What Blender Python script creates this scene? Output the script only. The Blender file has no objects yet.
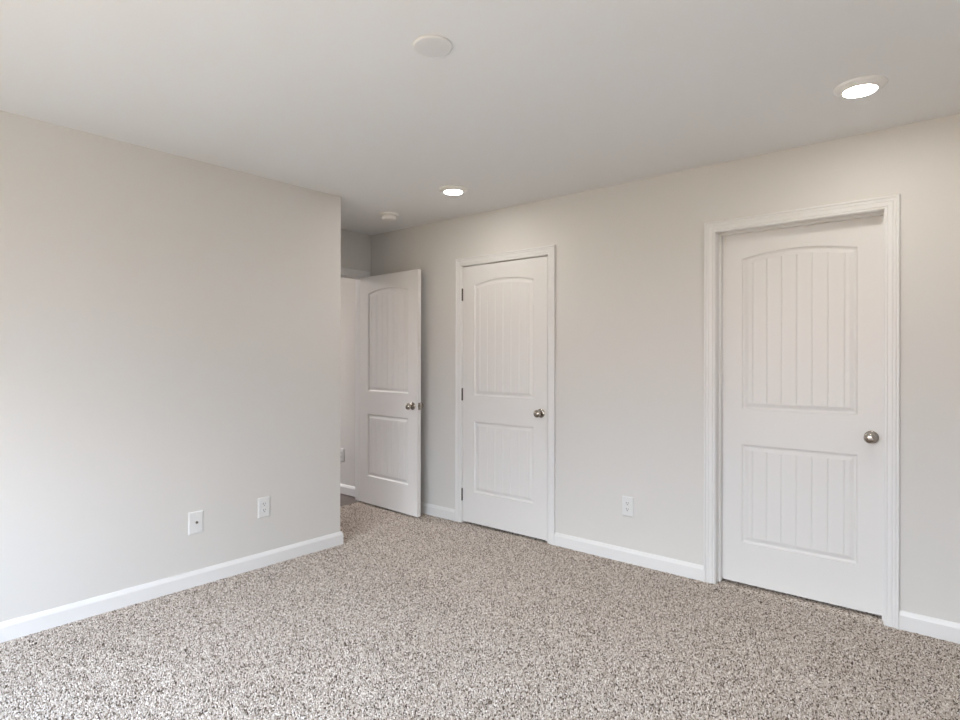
import bpy, bmesh, math
import numpy as np
from mathutils import Vector, Matrix

S = bpy.context.scene
COL = S.collection

# ------------------------------------------------------------------ camera
YAW = 40.291
ROLL = 0.103
cam = bpy.data.cameras.new('camera')
cam.sensor_width = 36.0
cam.lens = 591.2 / 960 * 36.0
cam.shift_y = (358.97 - 360.0) / 960.0
cam.clip_start = 0.02
cam_o = bpy.data.objects.new('camera', cam)
COL.objects.link(cam_o)
cam_o.matrix_world = (Matrix.Translation((0, 0, 1.3035)) @ Matrix.Rotation(math.radians(YAW - 90), 4, 'Z')
                      @ Matrix.Rotation(math.radians(90), 4, 'X') @ Matrix.Rotation(math.radians(ROLL), 4, 'Z'))
S.camera = cam_o

# ------------------------------------------------------------------ exposure
S.view_settings.view_transform = 'Standard'
S.view_settings.look = 'None'
S.view_settings.exposure = -0.09
S.view_settings.gamma = 1.0
S.view_settings.use_curve_mapping = False
LAMP = 28.5
LAMP_COL = (1.0, 0.96, 0.90)

# ------------------------------------------------------------------ world: overcast sky over dull ground
w = bpy.data.worlds.new('sky'); S.world = w
w.use_nodes = True
nt = w.node_tree; nt.nodes.clear()
tc = nt.nodes.new('ShaderNodeTexCoord')
sep = nt.nodes.new('ShaderNodeSeparateXYZ')
ramp = nt.nodes.new('ShaderNodeValToRGB')
mp = nt.nodes.new('ShaderNodeMapRange')
mp.inputs['From Min'].default_value = -1; mp.inputs['From Max'].default_value = 1
bg = nt.nodes.new('ShaderNodeBackground'); out = nt.nodes.new('ShaderNodeOutputWorld')
nt.links.new(tc.outputs['Generated'], sep.inputs[0]); nt.links.new(sep.outputs['Z'], mp.inputs['Value'])
nt.links.new(mp.outputs[0], ramp.inputs[0]); nt.links.new(ramp.outputs[0], bg.inputs['Color'])
nt.links.new(bg.outputs[0], out.inputs['Surface'])
# (sine of the elevation, radiance): dull ground, treeline, bright low haze, bluer overhead
SKY = ((-1.0, (5.5, 4.1, 2.2)), (-0.03, (5.5, 4.1, 2.2)), (0.05, (11.0, 9.6, 10.0)), (0.14, (10.0, 11.0, 12.0)), (0.22, (12.5, 15.0, 17.0)),
       (0.30, (24.5, 25.0, 27.0)), (0.38, (32.0, 34.0, 37.0)), (0.50, (27.0, 33.0, 41.0)), (0.62, (25.0, 32.0, 43.0)), (0.80, (36.0, 54.0, 76.0)), (1.0, (36.0, 54.0, 76.0)))
SMAX = 120.0
e = ramp.color_ramp.elements
for k, (z, c) in enumerate(SKY):
    q = e[0] if k == 0 else (e[-1] if k == len(SKY) - 1 else e.new((z + 1) / 2))
    q.position = (z + 1) / 2; q.color = (c[0] / SMAX, c[1] / SMAX, c[2] / SMAX, 1)
bg.inputs['Strength'].default_value = SMAX

# daylight through two sash windows and an added narrow one behind the camera (portals only guide the sky light)
WIN = [(-0.30, 0.30), (0.60, 1.48), (1.62, 2.56)]  # narrow first opening added to lift the dim right carpet and lower left wall
WZ = (0.60, 2.10)
for (y0, y1) in WIN:
    L = bpy.data.lights.new('window_portal', 'AREA')
    L.shape = 'RECTANGLE'; L.size = WZ[1] - WZ[0]; L.size_y = y1 - y0
    L.cycles.is_portal = True
    o = bpy.data.objects.new('window_portal', L); COL.objects.link(o)
    o.location = (-1.35, (y0 + y1) / 2, (WZ[0] + WZ[1]) / 2)
    o.rotation_euler = (0, math.radians(-90), 0)
# and through an unseen window added at the hall's end to light the hall softly
HW = (2.48, 2.82); HZ = (0.90, 1.90)
L = bpy.data.lights.new('window_portal', 'AREA'); L.shape = 'RECTANGLE'; L.size = HW[1] - HW[0]; L.size_y = HZ[1] - HZ[0]
L.cycles.is_portal = True
o = bpy.data.objects.new('window_portal', L); COL.objects.link(o)
o.location = ((HW[0] + HW[1]) / 2, 6.72, (HZ[0] + HZ[1]) / 2); o.rotation_euler = (math.radians(-90), 0, 0)


# unseen lamp added to brighten the hall wall beyond the doorway
L = bpy.data.lights.new('hall_fill_lamp', 'AREA'); L.shape = 'DISK'; L.size = 0.3
L.energy = 66.0; L.color = (1.0, 0.93, 0.91)
o = bpy.data.objects.new('hall_fill_lamp', L); COL.objects.link(o); o.location = (2.95, 6.25, 2.42)


# ------------------------------------------------------------------ materials
def mat(name, col, rough=0.5, metal=0.0, spec=0.5):
    m = bpy.data.materials.new(name); m.use_nodes = True
    b = m.node_tree.nodes['Principled BSDF']
    b.inputs['Base Color'].default_value = (*col, 1)
    b.inputs['Roughness'].default_value = rough
    b.inputs['Metallic'].default_value = metal
    b.inputs['Specular IOR Level'].default_value = spec
    return m, m.node_tree, b


def bumpy(t, b, scale, strength, dist, detail=2.0):
    n = t.nodes.new('ShaderNodeTexNoise'); c = t.nodes.new('ShaderNodeTexCoord'); bp = t.nodes.new('ShaderNodeBump')
    n.inputs['Scale'].default_value = scale; n.inputs['Detail'].default_value = detail
    bp.inputs['Strength'].default_value = strength; bp.inputs['Distance'].default_value = dist
    t.links.new(c.outputs['Object'], n.inputs['Vector']); t.links.new(n.outputs['Fac'], bp.inputs['Height'])
    t.links.new(bp.outputs[0], b.inputs['Normal'])


M_WALL, t, b = mat('greige_wall_paint', (0.67, 0.652, 0.627), 0.75, spec=0.25); bumpy(t, b, 220, 0.15, 0.0006)
M_CEIL, t, b = mat('ceiling_paint', (0.82, 0.82, 0.815), 0.9, spec=0.1); bumpy(t, b, 160, 0.2, 0.0008)
M_TRIM, t, b = mat('white_trim_enamel', (0.75, 0.742, 0.735), 0.35, spec=0.4)
M_DOOR, t, b = mat('white_door_enamel', (0.745, 0.73, 0.716), 0.38, spec=0.4)
# faint embossed wood grain that runs up the moulded doors
n = t.nodes.new('ShaderNodeTexNoise'); c = t.nodes.new('ShaderNodeTexCoord'); mpn = t.nodes.new('ShaderNodeMapping')
bp = t.nodes.new('ShaderNodeBump')
mpn.inputs['Scale'].default_value = (260, 260, 9); n.inputs['Scale'].default_value = 1.0; n.inputs['Detail'].default_value = 3
bp.inputs['Strength'].default_value = 0.12; bp.inputs['Distance'].default_value = 0.0006
t.links.new(c.outputs['Object'], mpn.inputs[0]); t.links.new(mpn.outputs[0], n.inputs['Vector'])
t.links.new(n.outputs['Fac'], bp.inputs['Height']); t.links.new(bp.outputs[0], b.inputs['Normal'])
M_NICKEL, _, _ = mat('satin_nickel', (0.42, 0.385, 0.345), 0.2, 1.0)
M_HINGE, _, _ = mat('hinge_nickel', (0.09, 0.08, 0.07), 0.45, 0.6)
M_PLASTIC, _, _ = mat('white_plastic', (0.71, 0.71, 0.705), 0.35)
M_FIXT, _, _ = mat('white_fixture_plastic', (0.82, 0.81, 0.79), 0.45)
M_PLATE, _, _ = mat('cover_plate_plastic', (0.74, 0.735, 0.725), 0.6, spec=0.2)
M_SLOT, _, _ = mat('dark_slot', (0.05, 0.05, 0.05), 0.6)
M_BRASS, _, _ = mat('coax_metal', (0.25, 0.23, 0.2), 0.35, 1.0)

# lamp lens: gives off light
M_LENS = bpy.data.materials.new('lit_lens'); M_LENS.use_nodes = True
t = M_LENS.node_tree; t.nodes.clear()
em = t.nodes.new('ShaderNodeEmission'); oo = t.nodes.new('ShaderNodeOutputMaterial')
em.inputs['Color'].default_value = (*LAMP_COL, 1); em.inputs['Strength'].default_value = LAMP * 5
t.links.new(em.outputs[0], oo.inputs['Surface'])

# carpet: backing, and the yarn tufts whose colours come from a per-tuft random value
YARN = ((0.0, (0.07, 0.052, 0.040)), (0.10, (0.15, 0.115, 0.09)), (0.20, (0.38, 0.318, 0.268)), (0.50, (0.56, 0.485, 0.42)),
        (0.80, (0.70, 0.625, 0.56)), (1.0, (0.88, 0.83, 0.78)))


def yarn_ramp(t):
    cr = t.nodes.new('ShaderNodeValToRGB')
    E = cr.color_ramp.elements
    E[0].position = YARN[0][0]; E[0].color = (*YARN[0][1], 1)
    E[1].position = 1.0; E[1].color = (*YARN[-1][1], 1)
    for p, cc in YARN[1:-1]:
        q = E.new(p); q.color = (*cc, 1)
    return cr


M_CARPET, t, b = mat('carpet_backing', (0.4, 0.36, 0.33), 1.0, spec=0.0)
c = t.nodes.new('ShaderNodeTexCoord'); v = t.nodes.new('ShaderNodeTexVoronoi'); v.inputs['Scale'].default_value = 130
t.links.new(c.outputs['Object'], v.inputs['Vector'])
sepc = t.nodes.new('ShaderNodeSeparateColor'); t.links.new(v.outputs['Color'], sepc.inputs[0])
cr = yarn_ramp(t); t.links.new(sepc.outputs[0], cr.inputs[0]); t.links.new(cr.outputs[0], b.inputs['Base Color'])
M_PILE, t, b = mat('twist_pile_yarn', (0.4, 0.36, 0.33), 1.0, spec=0.0)
at_ = t.nodes.new('ShaderNodeAttribute'); at_.attribute_name = 'yarn'
cr = yarn_ramp(t); t.links.new(at_.outputs['Fac'], cr.inputs[0]); t.links.new(cr.outputs[0], b.inputs['Base Color'])

# hall floor: brown planks
M_WOOD, t, b = mat('hall_wood', (0.10, 0.07, 0.055), 0.4)
c = t.nodes.new('ShaderNodeTexCoord'); br = t.nodes.new('ShaderNodeTexBrick')
br.inputs['Scale'].default_value = 1.0; br.inputs['Brick Width'].default_value = 1.2; br.inputs['Row Height'].default_value = 0.13
br.inputs['Mortar Size'].default_value = 0.002
br.inputs['Color1'].default_value = (0.15, 0.105, 0.085, 1); br.inputs['Color2'].default_value = (0.09, 0.065, 0.052, 1)
br.inputs['Mortar'].default_value = (0.03, 0.02, 0.02, 1)
wv = t.nodes.new('ShaderNodeTexNoise'); mpn = t.nodes.new('ShaderNodeMapping'); mpn.inputs['Scale'].default_value = (4, 90, 1)
t.links.new(c.outputs['Object'], mpn.inputs[0]); t.links.new(mpn.outputs[0], wv.inputs['Vector'])
mx = t.nodes.new('ShaderNodeMix'); mx.data_type = 'RGBA'; mx.blend_type = 'MULTIPLY'; mx.inputs[0].default_value = 0.5
t.links.new(c.outputs['Object'], br.inputs['Vector']); t.links.new(br.outputs['Color'], mx.inputs[6])
t.links.new(wv.outputs['Fac'], mx.inputs[7]); t.links.new(mx.outputs[2], b.inputs['Base Color'])

# window pane
M_GLASS = bpy.data.materials.new('window_glass'); M_GLASS.use_nodes = True
t = M_GLASS.node_tree; t.nodes.clear()
tr = t.nodes.new('ShaderNodeBsdfTransparent'); gl = t.nodes.new('ShaderNodeBsdfGlossy'); gl.inputs['Roughness'].default_value = 0.0
mxs = t.nodes.new('ShaderNodeMixShader'); mxs.inputs[0].default_value = 0.06; oo = t.nodes.new('ShaderNodeOutputMaterial')
t.links.new(tr.outputs[0], mxs.inputs[1]); t.links.new(gl.outputs[0], mxs.inputs[2]); t.links.new(mxs.outputs[0], oo.inputs['Surface'])


# ------------------------------------------------------------------ mesh helpers
def obj(name, bm, m, parent=None, smooth=None, bevel=None, recalc=True):
    if recalc:
        bmesh.ops.recalc_face_normals(bm, faces=bm.faces)
    me = bpy.data.meshes.new(name); bm.to_mesh(me); bm.free()
    me.materials.append(m)
    o = bpy.data.objects.new(name, me); COL.objects.link(o)
    if parent: o.parent = parent
    if smooth is not None:
        for p in me.polygons: p.use_smooth = True
        me.set_sharp_from_angle(angle=math.radians(smooth))
    if bevel:
        md = o.modifiers.new('bevel', 'BEVEL'); md.width = bevel; md.segments = 3; md.limit_method = 'ANGLE'
    return o


def empty(name, loc=(0, 0, 0), rz=0.0):
    o = bpy.data.objects.new(name, None); COL.objects.link(o)
    o.location = loc; o.rotation_euler = (0, 0, math.radians(rz)); o.empty_display_size = 0.1
    return o


def tag(o, label, cat, group=None, kind=None):
    o['label'] = label; o['category'] = cat
    if group: o['group'] = group
    if kind: o['kind'] = kind
    return o


def box(bm, x0, x1, y0, y1, z0, z1):
    v = [bm.verts.new((x, y, z)) for x in (x0, x1) for y in (y0, y1) for z in (z0, z1)]
    for f in ((0, 1, 3, 2), (4, 6, 7, 5), (0, 4, 5, 1), (2, 3, 7, 6), (0, 2, 6, 4), (1, 5, 7, 3)):
        bm.faces.new([v[i] for i in f])


def rings(bm, loops, cap0=True, cap1=True, closed=True):
    """skin a list of vertex loops"""
    vs = [[bm.verts.new(p) for p in l] for l in loops]
    n = len(vs[0])
    for a, b_ in zip(vs, vs[1:]):
        for i in range(n if closed else n - 1):
            j = (i + 1) % n
            bm.faces.new((a[i], a[j], b_[j], b_[i]))
    if cap0: bm.faces.new(vs[0])
    if cap1: bm.faces.new(list(reversed(vs[-1])))


def lathe(bm, prof, seg=48, axis='z', org=(0, 0, 0), cap0=True, cap1=True):
    """prof: (radius, height) along an axis; 'y-' goes out along -y"""
    ls = []
    for r, h in prof:
        l = []
        for i in range(seg):
            a_ = 2 * math.pi * i / seg
            cx, sx = r * math.cos(a_), r * math.sin(a_)
            if axis == 'z': p = (cx, sx, h)
            elif axis == 'z-': p = (cx, sx, -h)
            elif axis == 'y-': p = (cx, -h, sx)
            elif axis == 'y': p = (cx, h, sx)
            l.append((p[0] + org[0], p[1] + org[1], p[2] + org[2]))
        ls.append(l)
    rings(bm, ls, cap0, cap1)


# ------------------------------------------------------------------ the shell
H = 2.44
YL, XR, YB, XC = 3.434, 3.5065, 4.291, 2.538      # left wall, right wall, doorway wall, outer corner
XW, YF = -1.20, -0.40                            # window wall, wall behind the camera's right shoulder
TH = 0.115
D1 = (2.615, 3.420)      # clear openings
D2 = (2.343, 3.156)
D3 = (0.366, 1.175)
ZT = 2.040
J = 0.018

bm = bmesh.new(); box(bm, -1.33, 4.6, -0.55, 4.314, -0.1, -0.006)
carpet = tag(obj('floor', bm, M_CARPET), 'wall to wall beige and brown speckled twist carpet', 'carpet', kind='structure')


def carpet_pile():
    """one mesh of twisted yarn tufts standing on the backing"""
    rng = np.random.default_rng(7)
    P = 0.0051
    gx, gy = np.meshgrid(np.arange(-0.5, 3.50, P), np.arange(-0.39, 4.31, P))
    x = gx.ravel() + rng.uniform(-0.4, 0.4, gx.size) * P; y = gy.ravel() + rng.uniform(-0.4, 0.4, gx.size) * P
    cy, sy = math.cos(math.radians(YAW)), math.sin(math.radians(YAW))
    d = x * cy + y * sy; side = x * sy - y * cy
    keep = (d > 1.35) & (np.abs(side) < d * 0.95 + 0.35) & (x < XR - 0.003)
    keep &= ~((x < XC + 0.002) & (y > YL - 0.003))
    x, y = x[keep], y[keep]; n = len(x)
    r = P * rng.uniform(0.42, 0.72, n); top = rng.uniform(-0.0015, 0.0040, n); mid = top - rng.uniform(0.002, 0.0035, n)
    a0 = rng.uniform(0, 2 * math.pi, n); lx = rng.normal(0, 0.0014, n); ly = rng.normal(0, 0.0014, n)
    K = 4
    V = np.zeros((n, 2 * K + 1, 3), np.float32)
    for k in range(K):
        a_ = a0 + 2 * math.pi * k / K
        V[:, k, 0] = x + 0.75 * r * np.cos(a_); V[:, k, 1] = y + 0.75 * r * np.sin(a_); V[:, k, 2] = -0.0062
        a_ = a_ + 0.5
        V[:, K + k, 0] = x + lx * 0.6 + r * np.cos(a_); V[:, K + k, 1] = y + ly * 0.6 + r * np.sin(a_)
        V[:, K + k, 2] = mid + 0.0012 * np.sin(a_ * 2 + a0)
    V[:, 2 * K, 0] = x + lx; V[:, 2 * K, 1] = y + ly; V[:, 2 * K, 2] = top
    F = []
    for k in range(K):
        j = (k + 1) % K
        F += [(k, j, K + j), (k, K + j, K + k), (K + k, K + j, 2 * K)]
    F = np.array(F, np.int32)
    faces = (F[None] + (np.arange(n, dtype=np.int32) * (2 * K + 1))[:, None, None]).reshape(-1)
    me = bpy.data.meshes.new('carpet_pile')
    me.vertices.add(n * (2 * K + 1)); me.vertices.foreach_set('co', V.ravel())
    nf = n * len(F)
    me.loops.add(nf * 3); me.loops.foreach_set('vertex_index', faces)
    me.polygons.add(nf); me.polygons.foreach_set('loop_start', np.arange(0, nf * 3, 3, dtype=np.int32))
    me.polygons.foreach_set('use_smooth', np.ones(nf, bool))
    at_ = me.attributes.new('yarn', 'FLOAT', 'POINT')
    at_.data.foreach_set('value', np.repeat(rng.uniform(0, 1, n).astype(np.float32), 2 * K + 1))
    me.update(calc_edges=True)
    me.materials.append(M_PILE)
    o = bpy.data.objects.new('carpet_pile', me); COL.objects.link(o)
    o.parent = carpet; o['kind'] = 'stuff'
    return n


carpet_pile()
bm = bmesh.new(); box(bm, -1.33, 4.6, 4.314, 6.7, -0.1, -0.004)
tag(obj('floor_hall', bm, M_WOOD), 'dark brown plank floor of the hall beyond the open door', 'floor', kind='structure')
bm = bmesh.new(); box(bm, -1.33, 4.6, -0.55, 6.7, H, H + 0.1)
tag(obj('ceiling', bm, M_CEIL), 'flat matt off-white ceiling', 'ceiling', kind='structure')

# left wall with its return into the door alcove (one L-shaped body with a soft corner bead)
bm = bmesh.new()
plan = [(XW, YL), (XC - 0.006, YL)]
for k in range(1, 6):
    a_ = math.radians(-90 + 18 * k)
    plan.append((XC - 0.006 + 0.006 * math.cos(a_), YL + 0.006 + 0.006 * math.sin(a_)))
plan += [(XC, YB), (XC - TH, YB), (XC - TH, YL + TH), (XW, YL + TH)]
rings(bm, [[(x, y, 0) for x, y in plan], [(x, y, H) for x, y in plan]])
tag(obj('wall_left', bm, M_WALL, smooth=40), 'long blank greige wall on the left ending at an outer corner', 'wall', kind='structure')

bm = bmesh.new()
zt = ZT + J
ys = [YF, D3[0] - J, D3[1] + J, D2[0] - J, D2[1] + J, 6.6]
for i in range(5):
    box(bm, XR, XR + TH, ys[i], ys[i + 1], 0 if i % 2 == 0 else zt, H)
tag(obj('wall_right', bm, M_WALL), 'greige wall on the right holding the two closed white doors', 'wall', kind='structure')

bm = bmesh.new()
box(bm, XC - TH, D1[0] - J, YB, YB + TH, 0, H); box(bm, D1[0] - J, D1[1] + J, YB, YB + TH, zt, H)
box(bm, D1[1] + J, XR, YB, YB + TH, 0, H); box(bm, XW, XC - TH, YB, YB + TH, 0, H)
tag(obj('wall_far', bm, M_WALL), 'narrow greige wall above and beside the doorway in the far corner', 'wall', kind='structure')

bm = bmesh.new()
y0s = [YF] + [y for q in WIN for y in q] + [6.6]
for i in range(len(y0s) - 1):
    if i % 2 == 0: box(bm, XW - 0.13, XW, y0s[i], y0s[i + 1], 0, H)
    else:
        box(bm, XW - 0.13, XW, y0s[i], y0s[i + 1], 0, WZ[0]); box(bm, XW - 0.13, XW, y0s[i], y0s[i + 1], WZ[1], H)
tag(obj('wall_window', bm, M_WALL), 'greige wall with two windows and an added narrow one behind the viewer', 'wall', kind='structure')
bm = bmesh.new(); box(bm, XW - 0.13, 4.6, YF - 0.12, YF, 0, H)
tag(obj('wall_front', bm, M_WALL), 'plain greige wall behind the viewer', 'wall', kind='structure')
bm = bmesh.new()
box(bm, XW - 0.13, HW[0], 6.6, 6.7, 0, H); box(bm, HW[1], 4.6, 6.6, 6.7, 0, H)
box(bm, HW[0], HW[1], 6.6, 6.7, 0, HZ[0]); box(bm, HW[0], HW[1], 6.6, 6.7, HZ[1], H)
tag(obj('wall_hall', bm, M_WALL), 'greige end wall of the hall', 'wall', kind='structure')
bm = bmesh.new(); box(bm, 4.5, 4.6, YF, 6.6, 0, H)
tag(obj('wall_closet', bm, M_WALL), 'greige back wall of the closets behind the closed doors', 'wall', kind='structure')


# baseboards: profile swept along a plan path with mitred corners
BASE = [(0, 0), (0.014, 0), (0.014, 0.068), (0.0125, 0.072), (0.006, 0.088), (0.003, 0.090), (0, 0.090)]


def baseboard(name, path, label):
    """the room is on the right-hand side of the path"""
    pts = [Vector(p) for p in path]
    nrm = []
    for a_, b_ in zip(pts, pts[1:]):
        d = (b_ - a_).normalized(); nrm.append(Vector((d.y, -d.x)))
    loops = []
    for i, p in enumerate(pts):
        if i == 0: off = nrm[0]
        elif i == len(pts) - 1: off = nrm[-1]
        else:
            s_ = nrm[i - 1] + nrm[i]; off = s_ / (s_.dot(nrm[i]))
        loops.append([(p.x + off.x * t_, p.y + off.y * t_, z) for t_, z in BASE])
    bm = bmesh.new(); rings(bm, loops)
    return tag(obj(name, bm, M_TRIM), label, 'baseboard', kind='structure')


CW = 0.062
baseboard('baseboard_left', [(XW, YL), (XC, YL), (XC, YB - 0.018)], 'white baseboard along the left wall and round its outer corner')
baseboard('baseboard_right', [(XR, YB), (XR, D2[1] + 0.003 + CW)], 'short white baseboard between the open door and the hinged closet door')
baseboard('baseboard_right', [(XR, D2[0] - 0.003 - CW), (XR, D3[1] + 0.003 + CW)], 'white baseboard under the outlet between the two closed doors')
baseboard('baseboard_right', [(XR, D3[0] - 0.003 - CW), (XR, YF)], 'white baseboard at the right edge beside the recessed door')
baseboard('baseboard_hall', [(XR, 6.6), (XR, YB + TH + 0.02)], 'white baseboard in the hall seen through the doorway')
baseboard('baseboard_front', [(XR, YF), (XW, YF)], 'white baseboard along the wall behind the viewer')
baseboard('baseboard_window', [(XW, YF), (XW, YL)], 'white baseboard under the windows behind the viewer')

# ------------------------------------------------------------------ door frames
CAS = [(0, 0), (0, .006), (.002, .0085), (.010, .0085), (.0125, .0065), (.015, .0105), (.031, .0115), (.034, .0098), (.037, .0130),
       (.046, .0142), (.0485, .0125), (.0515, .0172), (.0590, .0180), (.0615, .0160), (CW, .013), (CW, 0)]


def casing(parent, x0, x1, zt, y=0.0, sgn=-1):
    """three mitred pieces round an opening; sgn -1: on the front (-y) side"""
    P = lambda w_, t_: (w_, y + sgn * t_)
    bm = bmesh.new()
    rings(bm, [[(x0 - w_, y + sgn * t_, 0) for w_, t_ in CAS], [(x0 - w_, y + sgn * t_, zt + w_) for w_, t_ in CAS]])
    obj('side_casing', bm, M_TRIM, parent)
    bm = bmesh.new()
    rings(bm, [[(x1 + w_, y + sgn * t_, 0) for w_, t_ in CAS], [(x1 + w_, y + sgn * t_, zt + w_) for w_, t_ in CAS]])
    obj('side_casing', bm, M_TRIM, parent)
    bm = bmesh.new()
    rings(bm, [[(x0 - w_, y + sgn * t_, zt + w_) for w_, t_ in CAS], [(x1 + w_, y + sgn * t_, zt + w_) for w_, t_ in CAS]])
    obj('head_casing', bm, M_TRIM, parent)


def frame(name, loc, rz, W, stop, label, back=False):
    """local x runs across the opening from 0 to W, the room is on the -y side; stop: (y0, y1) of the door stop"""
    r = empty(name, loc, rz); tag(r, label, 'door frame', kind='structure')
    casing(r, -0.003, W + 0.003, ZT + 0.003)
    if back: casing(r, -0.003, W + 0.003, ZT + 0.003, TH, 1)
    bm = bmesh.new(); box(bm, -J, 0, 0, TH, 0, ZT); obj('side_jamb', bm, M_TRIM, r)
    bm = bmesh.new(); box(bm, W, W + J, 0, TH, 0, ZT); obj('side_jamb', bm, M_TRIM, r)
    bm = bmesh.new(); box(bm, -J, W + J, 0, TH, ZT, ZT + J); obj('head_jamb', bm, M_TRIM, r)
    s = 0.011
    bm = bmesh.new()
    box(bm, 0, s, stop[0], stop[1], 0, ZT - s); box(bm, W - s, W, stop[0], stop[1], 0, ZT - s); box(bm, 0, W, stop[0], stop[1], ZT - s, ZT)
    obj('door_stop', bm, M_TRIM, r)
    return r


TD = 0.035
frame('trim_1', (D1[0], YB, 0), 0, D1[1] - D1[0], (0.038, 0.072), 'white casing and jamb round the open doorway in the far corner', back=True)
frame('trim_2', (XR, D2[1], 0), -90, D2[1] - D2[0], (0.038, 0.072), 'white casing and jamb round the closed middle door with hinges')
frame('trim_3', (XR, D3[1], 0), -90, D3[1] - D3[0], (0.046, 0.079), 'white deep-set casing and jamb round the recessed right door')

# ------------------------------------------------------------------ moulded two-panel doors
PA, ZU0, ZUS, ZUM, ZL0, ZL1 = 0.119, 1.017, 1.883, 1.917, 0.260, 0.813


def arc_z(x, a_, b_, zs, zm, s):
    """height of the arched head at x, offset inwards by s"""
    cx = (a_ + b_) / 2; hw = (b_ - a_) / 2; rise = zm - zs
    R = (hw * hw + rise * rise) / (2 * rise); cz = zm - R
    return cz + math.sqrt(max((R - s) ** 2 - (x - cx) ** 2, 0))


def make_door(name, loc, rz, W, label, z0=0.016, z1=2.034, hinge_side=-1, knob_x=None, kz=0.916, latch=False, pa=(PA, PA), zl0=ZL0):
    r = empty(name, loc, rz); tag(r, label, 'door', kind='structure')
    a_, b_ = pa[0], W - pa[1]
    N = 36
    xs = [a_ + (b_ - a_) * i / N for i in range(N + 1)]
    # slab: stiles and rails on both faces, edges all round
    bm = bmesh.new()
    cols = [0.0] + xs + [W]
    rows = [lambda x: z0, lambda x: zl0, lambda x: ZL1, lambda x: ZU0,
            lambda x: arc_z(min(max(x, a_), b_), a_, b_, ZUS, ZUM, 0), lambda x: z1]
    for y in (0.0, TD):
        g_ = [[bm.verts.new((x, y, f(x))) for x in cols] for f in rows]
        for ri in range(5):
            for ci in range(len(cols) - 1):
                if ri in (1, 3) and 0 < ci < len(cols) - 2: continue
                q = [g_[ri][ci], g_[ri][ci + 1], g_[ri + 1][ci + 1], g_[ri + 1][ci]]
                bm.faces.new(q if y == 0 else q[::-1])
        if y == 0: g0 = g_
        else: g1 = g_
    nc = len(cols)
    loop0 = [g0[0][i] for i in range(nc)] + [g0[k][nc - 1] for k in range(1, 6)] + [g0[5][i] for i in range(nc - 2, -1, -1)] + [g0[k][0] for k in range(4, 0, -1)]
    loop1 = [g1[0][i] for i in range(nc)] + [g1[k][nc - 1] for k in range(1, 6)] + [g1[5][i] for i in range(nc - 2, -1, -1)] + [g1[k][0] for k in range(4, 0, -1)]
    for i in range(len(loop0)):
        j = (i + 1) % len(loop0)
        bm.faces.new((loop0[i], loop1[i], loop1[j], loop0[j]))
    obj('slab', bm, M_DOOR, r)
    # panels: cove, flat, raised bevel and a grooved plank field
    prof = [(0.0, 0.0), (0.002, 0.004), (0.006, 0.0075), (0.011, 0.0095), (0.016, 0.0095), (0.034, 0.0035), (0.038, 0.0030)]
    s_in = prof[-1][0]
    fa, fb = a_ + s_in, b_ - s_in
    GV = [0.5 + k * 0.0755 / (fb - fa) for k in range(-3, 4)]
    gw = 0.0035 / (fb - fa)
    ts = {0.0, 1.0}
    for g_ in GV:
        for q in (-gw, 0.0, gw): ts.add(g_ + q)
    for k in range(1, 22): ts.add(k / 22.0 if min(abs(k / 22.0 - g_) for g_ in GV) > 2.5 * gw else 0.0)
    ts = sorted(ts)
    gr = {t_ for t_ in ts if min(abs(t_ - g_) for g_ in GV) < 1e-6}
    for nm, zb, ztop, arched in (('upper_panel', ZU0, None, True), ('lower_panel', zl0, ZL1, False)):
        bm = bmesh.new()
        for face in (0, 1):
            Y = (lambda d: d) if face == 0 else (lambda d: TD - d)

            def row(s, d, top, groove):
                out_ = []
                for t_ in ts:
                    x = a_ + s + (b_ - a_ - 2 * s) * t_
                    z = zb + s if not top else (arc_z(x, a_, b_, ZUS, ZUM, s) if arched else ztop - s)
                    dd = d + (0.0028 if groove and t_ in gr else 0.0)
                    out_.append((x, Y(dd), z))
                return out_
            loops = []
            last = len(prof) - 1
            for k, (s, d) in enumerate(prof):
                loops.append(row(s, d, False, k == last) + row(s, d, True, k == last)[::-1])
            vs = [[bm.verts.new(p) for p in l] for l in loops]
            n_ = len(vs[0])
            for A, B in zip(vs, vs[1:]):
                for i in range(n_):
                    j = (i + 1) % n_
                    q = (A[i], A[j], B[j], B[i])
                    bm.faces.new(q if face == 0 else q[::-1])
            m_ = len(ts); Lp = vs[-1]
            for i in range(m_ - 1):
                q = (Lp[i], Lp[i + 1], Lp[n_ - 2 - i], Lp[n_ - 1 - i])
                bm.faces.new(q if face == 0 else q[::-1])
        obj(nm, bm, M_DOOR, r, recalc=False)
    # knobs on both faces
    kx = knob_x if knob_x is not None else W - 0.060
    for sg, ax, y in ((-1, 'y-', 0.0), (1, 'y', TD)):
        bm = bmesh.new()
        lathe(bm, [(0.010, 0.004), (0.010, 0.024), (0.013, 0.028), (0.020, 0.033), (0.0255, 0.040), (0.0275, 0.048), (0.0265, 0.056),
                   (0.022, 0.062), (0.013, 0.0655), (0.004, 0.0665)], 40, ax, (kx, y, kz))
        k_ = obj('door_knob', bm, M_NICKEL, r, smooth=50)
        k_['label'] = 'satin nickel round knob'
        bm = bmesh.new()
        lathe(bm, [(0.0325, -0.001), (0.0325, 0.002), (0.031, 0.0045), (0.026, 0.0075), (0.016, 0.010), (0.010, 0.011)], 40, ax, (kx, y, kz))
        obj('rosette', bm, M_NICKEL, k_, smooth=50)
        if sg == -1:
            bm = bmesh.new()
            box(bm, kx - 0.0045, kx + 0.0045, y - 0.0675, y - 0.066, kz - 0.0012, kz + 0.0012)
            obj('lock_slot', bm, M_HINGE, k_)
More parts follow.
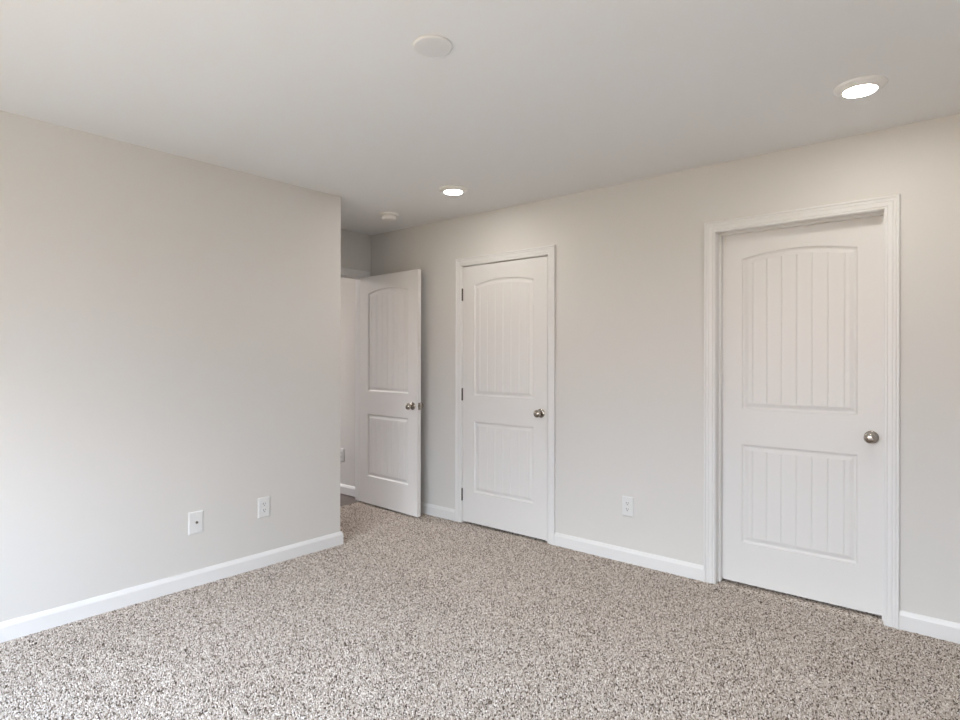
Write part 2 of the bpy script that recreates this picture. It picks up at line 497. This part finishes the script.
    if latch:
        bm = bmesh.new(); box(bm, W - 0.001, W + 0.0012, 0.005, 0.030, kz - 0.028, kz + 0.028)
        box(bm, W + 0.001, W + 0.009, 0.011, 0.024, kz - 0.008, kz + 0.008)
        obj('latch_plate', bm, M_NICKEL, r)['label'] = 'satin nickel latch plate on the door edge'
    # hinges: knuckle with two leaf edges
    if hinge_side is not None:
        yh = -0.004 if hinge_side < 0 else TD + 0.004
        for z in (0.225, 1.022, 1.815):
            bm = bmesh.new()
            lathe(bm, [(0.003, -0.050), (0.0055, -0.048), (0.0055, -0.0455), (0.0062, -0.045), (0.0062, -0.016), (0.0052, -0.0155), (0.0052, -0.0145),
                       (0.0062, -0.014), (0.0062, 0.014), (0.0052, 0.0145), (0.0052, 0.0155), (0.0062, 0.016), (0.0062, 0.045), (0.0055, 0.0455),
                       (0.0055, 0.048), (0.003, 0.050)], 20, 'z', (-0.002, yh, z))
            h_ = obj('hinge', bm, M_HINGE, r, smooth=40)
            h_['label'] = 'dark metal hinge knuckle'
    return r


W2 = 0.806
make_door('door_1', (3.417 - 0.035, YB + 0.002, 0), -93.0, 0.797, 'white two-panel door standing wide open in the far corner', hinge_side=1, latch=True)
make_door('door_2', (XR + 0.001, D2[1] - 0.003, 0), -90, W2, 'closed white arched-panel door with three hinges on its left edge', knob_x=W2 - 0.054)
make_door('door_3', (XR + 0.080, D3[1] - 0.003, 0), -90, 0.803, 'closed white arched-panel door set deep in its frame at right', hinge_side=None, z0=0.012, kz=0.909, knob_x=0.803 - 0.057, pa=(0.116, 0.118), zl0=0.247)

# ------------------------------------------------------------------ unseen windows; the narrow one and the hall one are added for light
WINS = [((XW - 0.07, y0, WZ[0]), 0, y1 - y0, WZ[1] - WZ[0], lab) for (y0, y1), lab in zip(WIN, ('narrow white sash window added behind the viewer for fill light, near the right corner', 'white sash window behind the viewer, the middle of three', 'white sash window behind the viewer, toward the long blank wall'))] + [
        ((HW[1], 6.65, HZ[0]), 90, HW[1] - HW[0], HZ[1] - HZ[0], 'unseen white sash window added at the end of the hall to light it')]
for k, (loc, rz, wd, ht, lab) in enumerate(WINS):
    r = empty('window_%d' % (k + 1), loc, rz); tag(r, lab, 'window', kind='structure')
    bm = bmesh.new()
    f_ = 0.035
    box(bm, -0.03, 0.03, 0, f_, 0, ht); box(bm, -0.03, 0.03, wd - f_, wd, 0, ht)
    box(bm, -0.03, 0.03, f_, wd - f_, 0, f_); box(bm, -0.03, 0.03, f_, wd - f_, ht - f_, ht); box(bm, -0.02, 0.02, f_, wd - f_, ht / 2 - 0.02, ht / 2 + 0.02)
    obj('window_frame', bm, M_TRIM, r)
    bm = bmesh.new(); box(bm, -0.002, 0.002, f_, wd - f_, f_, ht / 2 - 0.02); obj('pane', bm, M_GLASS, r)
    bm = bmesh.new(); box(bm, -0.002, 0.002, f_, wd - f_, ht / 2 + 0.02, ht - f_); obj('pane', bm, M_GLASS, r)
    bm = bmesh.new(); box(bm, 0.03, 0.10, 0, wd, 0.0, 0.015); obj('window_sill', bm, M_TRIM, r)


# ------------------------------------------------------------------ ceiling fittings
def disc_light(x, y, label):
    r = empty('ceiling_light', (x, y, H)); tag(r, label, 'ceiling light', 'round lit ceiling lights')
    bm = bmesh.new()
    lathe(bm, [(0.096, -0.001), (0.096, 0.003), (0.094, 0.006), (0.086, 0.010), (0.074, 0.016), (0.066, 0.0205), (0.062, 0.0215), (0.060, 0.020)], 64, 'z-', cap0=True, cap1=False)
    obj('trim_ring', bm, M_FIXT, r, smooth=45)
    bm = bmesh.new()
    lathe(bm, [(0.0605, 0.0195), (0.0595, 0.0215), (0.054, 0.0232), (0.036, 0.0243), (0.010, 0.0248)], 64, 'z-')
    obj('lens', bm, M_LENS, r, smooth=60)['label'] = 'glowing white lens'
    return r


disc_light(2.894, 0.386, 'lit round ceiling light near the recessed right door, the larger of two')
disc_light(2.903, 2.698, 'lit round ceiling light in front of the hinged middle door, the smaller of two')

r = empty('smoke_detector', (3.076, 3.547, H)); tag(r, 'small white two-tier smoke detector on the ceiling in the far corner', 'smoke detector')
bm = bmesh.new(); lathe(bm, [(0.074, -0.001), (0.074, 0.008), (0.071, 0.013), (0.058, 0.016)], 48, 'z-'); obj('mounting_base', bm, M_FIXT, r, smooth=40)
bm = bmesh.new(); lathe(bm, [(0.047, 0.015), (0.047, 0.021), (0.056, 0.022), (0.056, 0.036), (0.052, 0.043), (0.044, 0.046), (0.012, 0.047)], 48, 'z-')
obj('sensor_cap', bm, M_FIXT, r, smooth=40)

bm = bmesh.new(); lathe(bm, [(0.069, -0.001), (0.0715, 0.002), (0.0715, 0.005), (0.070, 0.0075), (0.066, 0.009), (0.062, 0.0095), (0.03, 0.0098), (0.005, 0.0098)], 64, 'z-')
o = obj('ceiling_cover_plate', bm, M_PLATE, smooth=40); o.location = (1.522, 1.518, H)
tag(o, 'blank round off-white cover plate on the middle of the ceiling', 'cover plate')


# ------------------------------------------------------------------ wall plates (local x across, room on the -y side, origin at plate centre)
def plate(bm, w_=0.082, h_=0.127):
    ls = []
    for s, y in ((0.0, 0.0005), (0.0, -0.002), (0.0025, -0.0045), (0.007, -0.006)):
        x, z = w_ / 2 - s, h_ / 2 - s
        ls.append([(-x, y, -z), (x, y, -z), (x, y, z), (-x, y, z)])
    rings(bm, ls)


def duplex(loc, rz, label, w_=0.082):
    r = empty('wall_outlet', loc, rz); tag(r, label, 'outlet', 'white duplex wall outlets')
    bm = bmesh.new(); plate(bm, w_); obj('cover_plate', bm, M_PLASTIC, r)
    for z in (0.0195, -0.0195):
        bm = bmesh.new()
        pts = []
        for i in range(32):
            a_ = 2 * math.pi * i / 32
            x = 0.0172 * math.cos(a_); zz = max(-0.0135, min(0.0135, 0.0172 * math.sin(a_)))
            pts.append((x, zz))
        rings(bm, [[(x, -0.005, z + q) for x, q in pts], [(x, -0.0078, z + q) for x, q in pts], [(x * .95, -0.0084, z + q * .95) for x, q in pts]])
        s_ = obj('socket', bm, M_PLASTIC, r)
        bm = bmesh.new()
        box(bm, -0.0085, -0.0050, -0.0088, -0.007, z + 0.000, z + 0.009); box(bm, 0.0050, 0.0080, -0.0088, -0.007, z + 0.001, z + 0.008)
        lathe(bm, [(0.0032, 0.007), (0.0032, 0.0088)], 12, 'y-', (0, 0, z - 0.0065))
        obj('slots', bm, M_SLOT, s_)['label'] = 'dark plug slots'
    bm = bmesh.new(); lathe(bm, [(0.003, 0.005), (0.003, 0.0068), (0.002, 0.0072)], 12, 'y-'); obj('screw', bm, M_FIXT, r)
    return r


duplex((1.954, YL, 0.371), 0, 'white duplex outlet low on the left wall near its outer corner')
duplex((XR, 1.727, 0.360), -90, 'white duplex outlet low on the wall between the two closed doors', 0.077)
duplex((XR, 4.728, 0.372), -90, 'white outlet on the hall wall just visible through the doorway')

r = empty('cable_jack_plate', (1.533, YL, 0.363), 0); tag(r, 'white wall plate with one dark cable jack, low on the left wall', 'cable plate')
bm = bmesh.new(); plate(bm); obj('cover_plate', bm, M_PLASTIC, r)
bm = bmesh.new()
lathe(bm, [(0.0075, 0.005), (0.0075, 0.0075), (0.0055, 0.008), (0.0048, 0.008), (0.0048, 0.016), (0.003, 0.0165)], 18, 'y-', (0.003, 0, 0.001))
obj('jack', bm, M_BRASS, r, smooth=40)['label'] = 'dark metal coaxial jack'
for z in (0.048, -0.048):
    bm = bmesh.new(); lathe(bm, [(0.003, 0.005), (0.003, 0.0066), (0.002, 0.007)], 12, 'y-', (0, 0, z)); obj('screw', bm, M_FIXT, r)
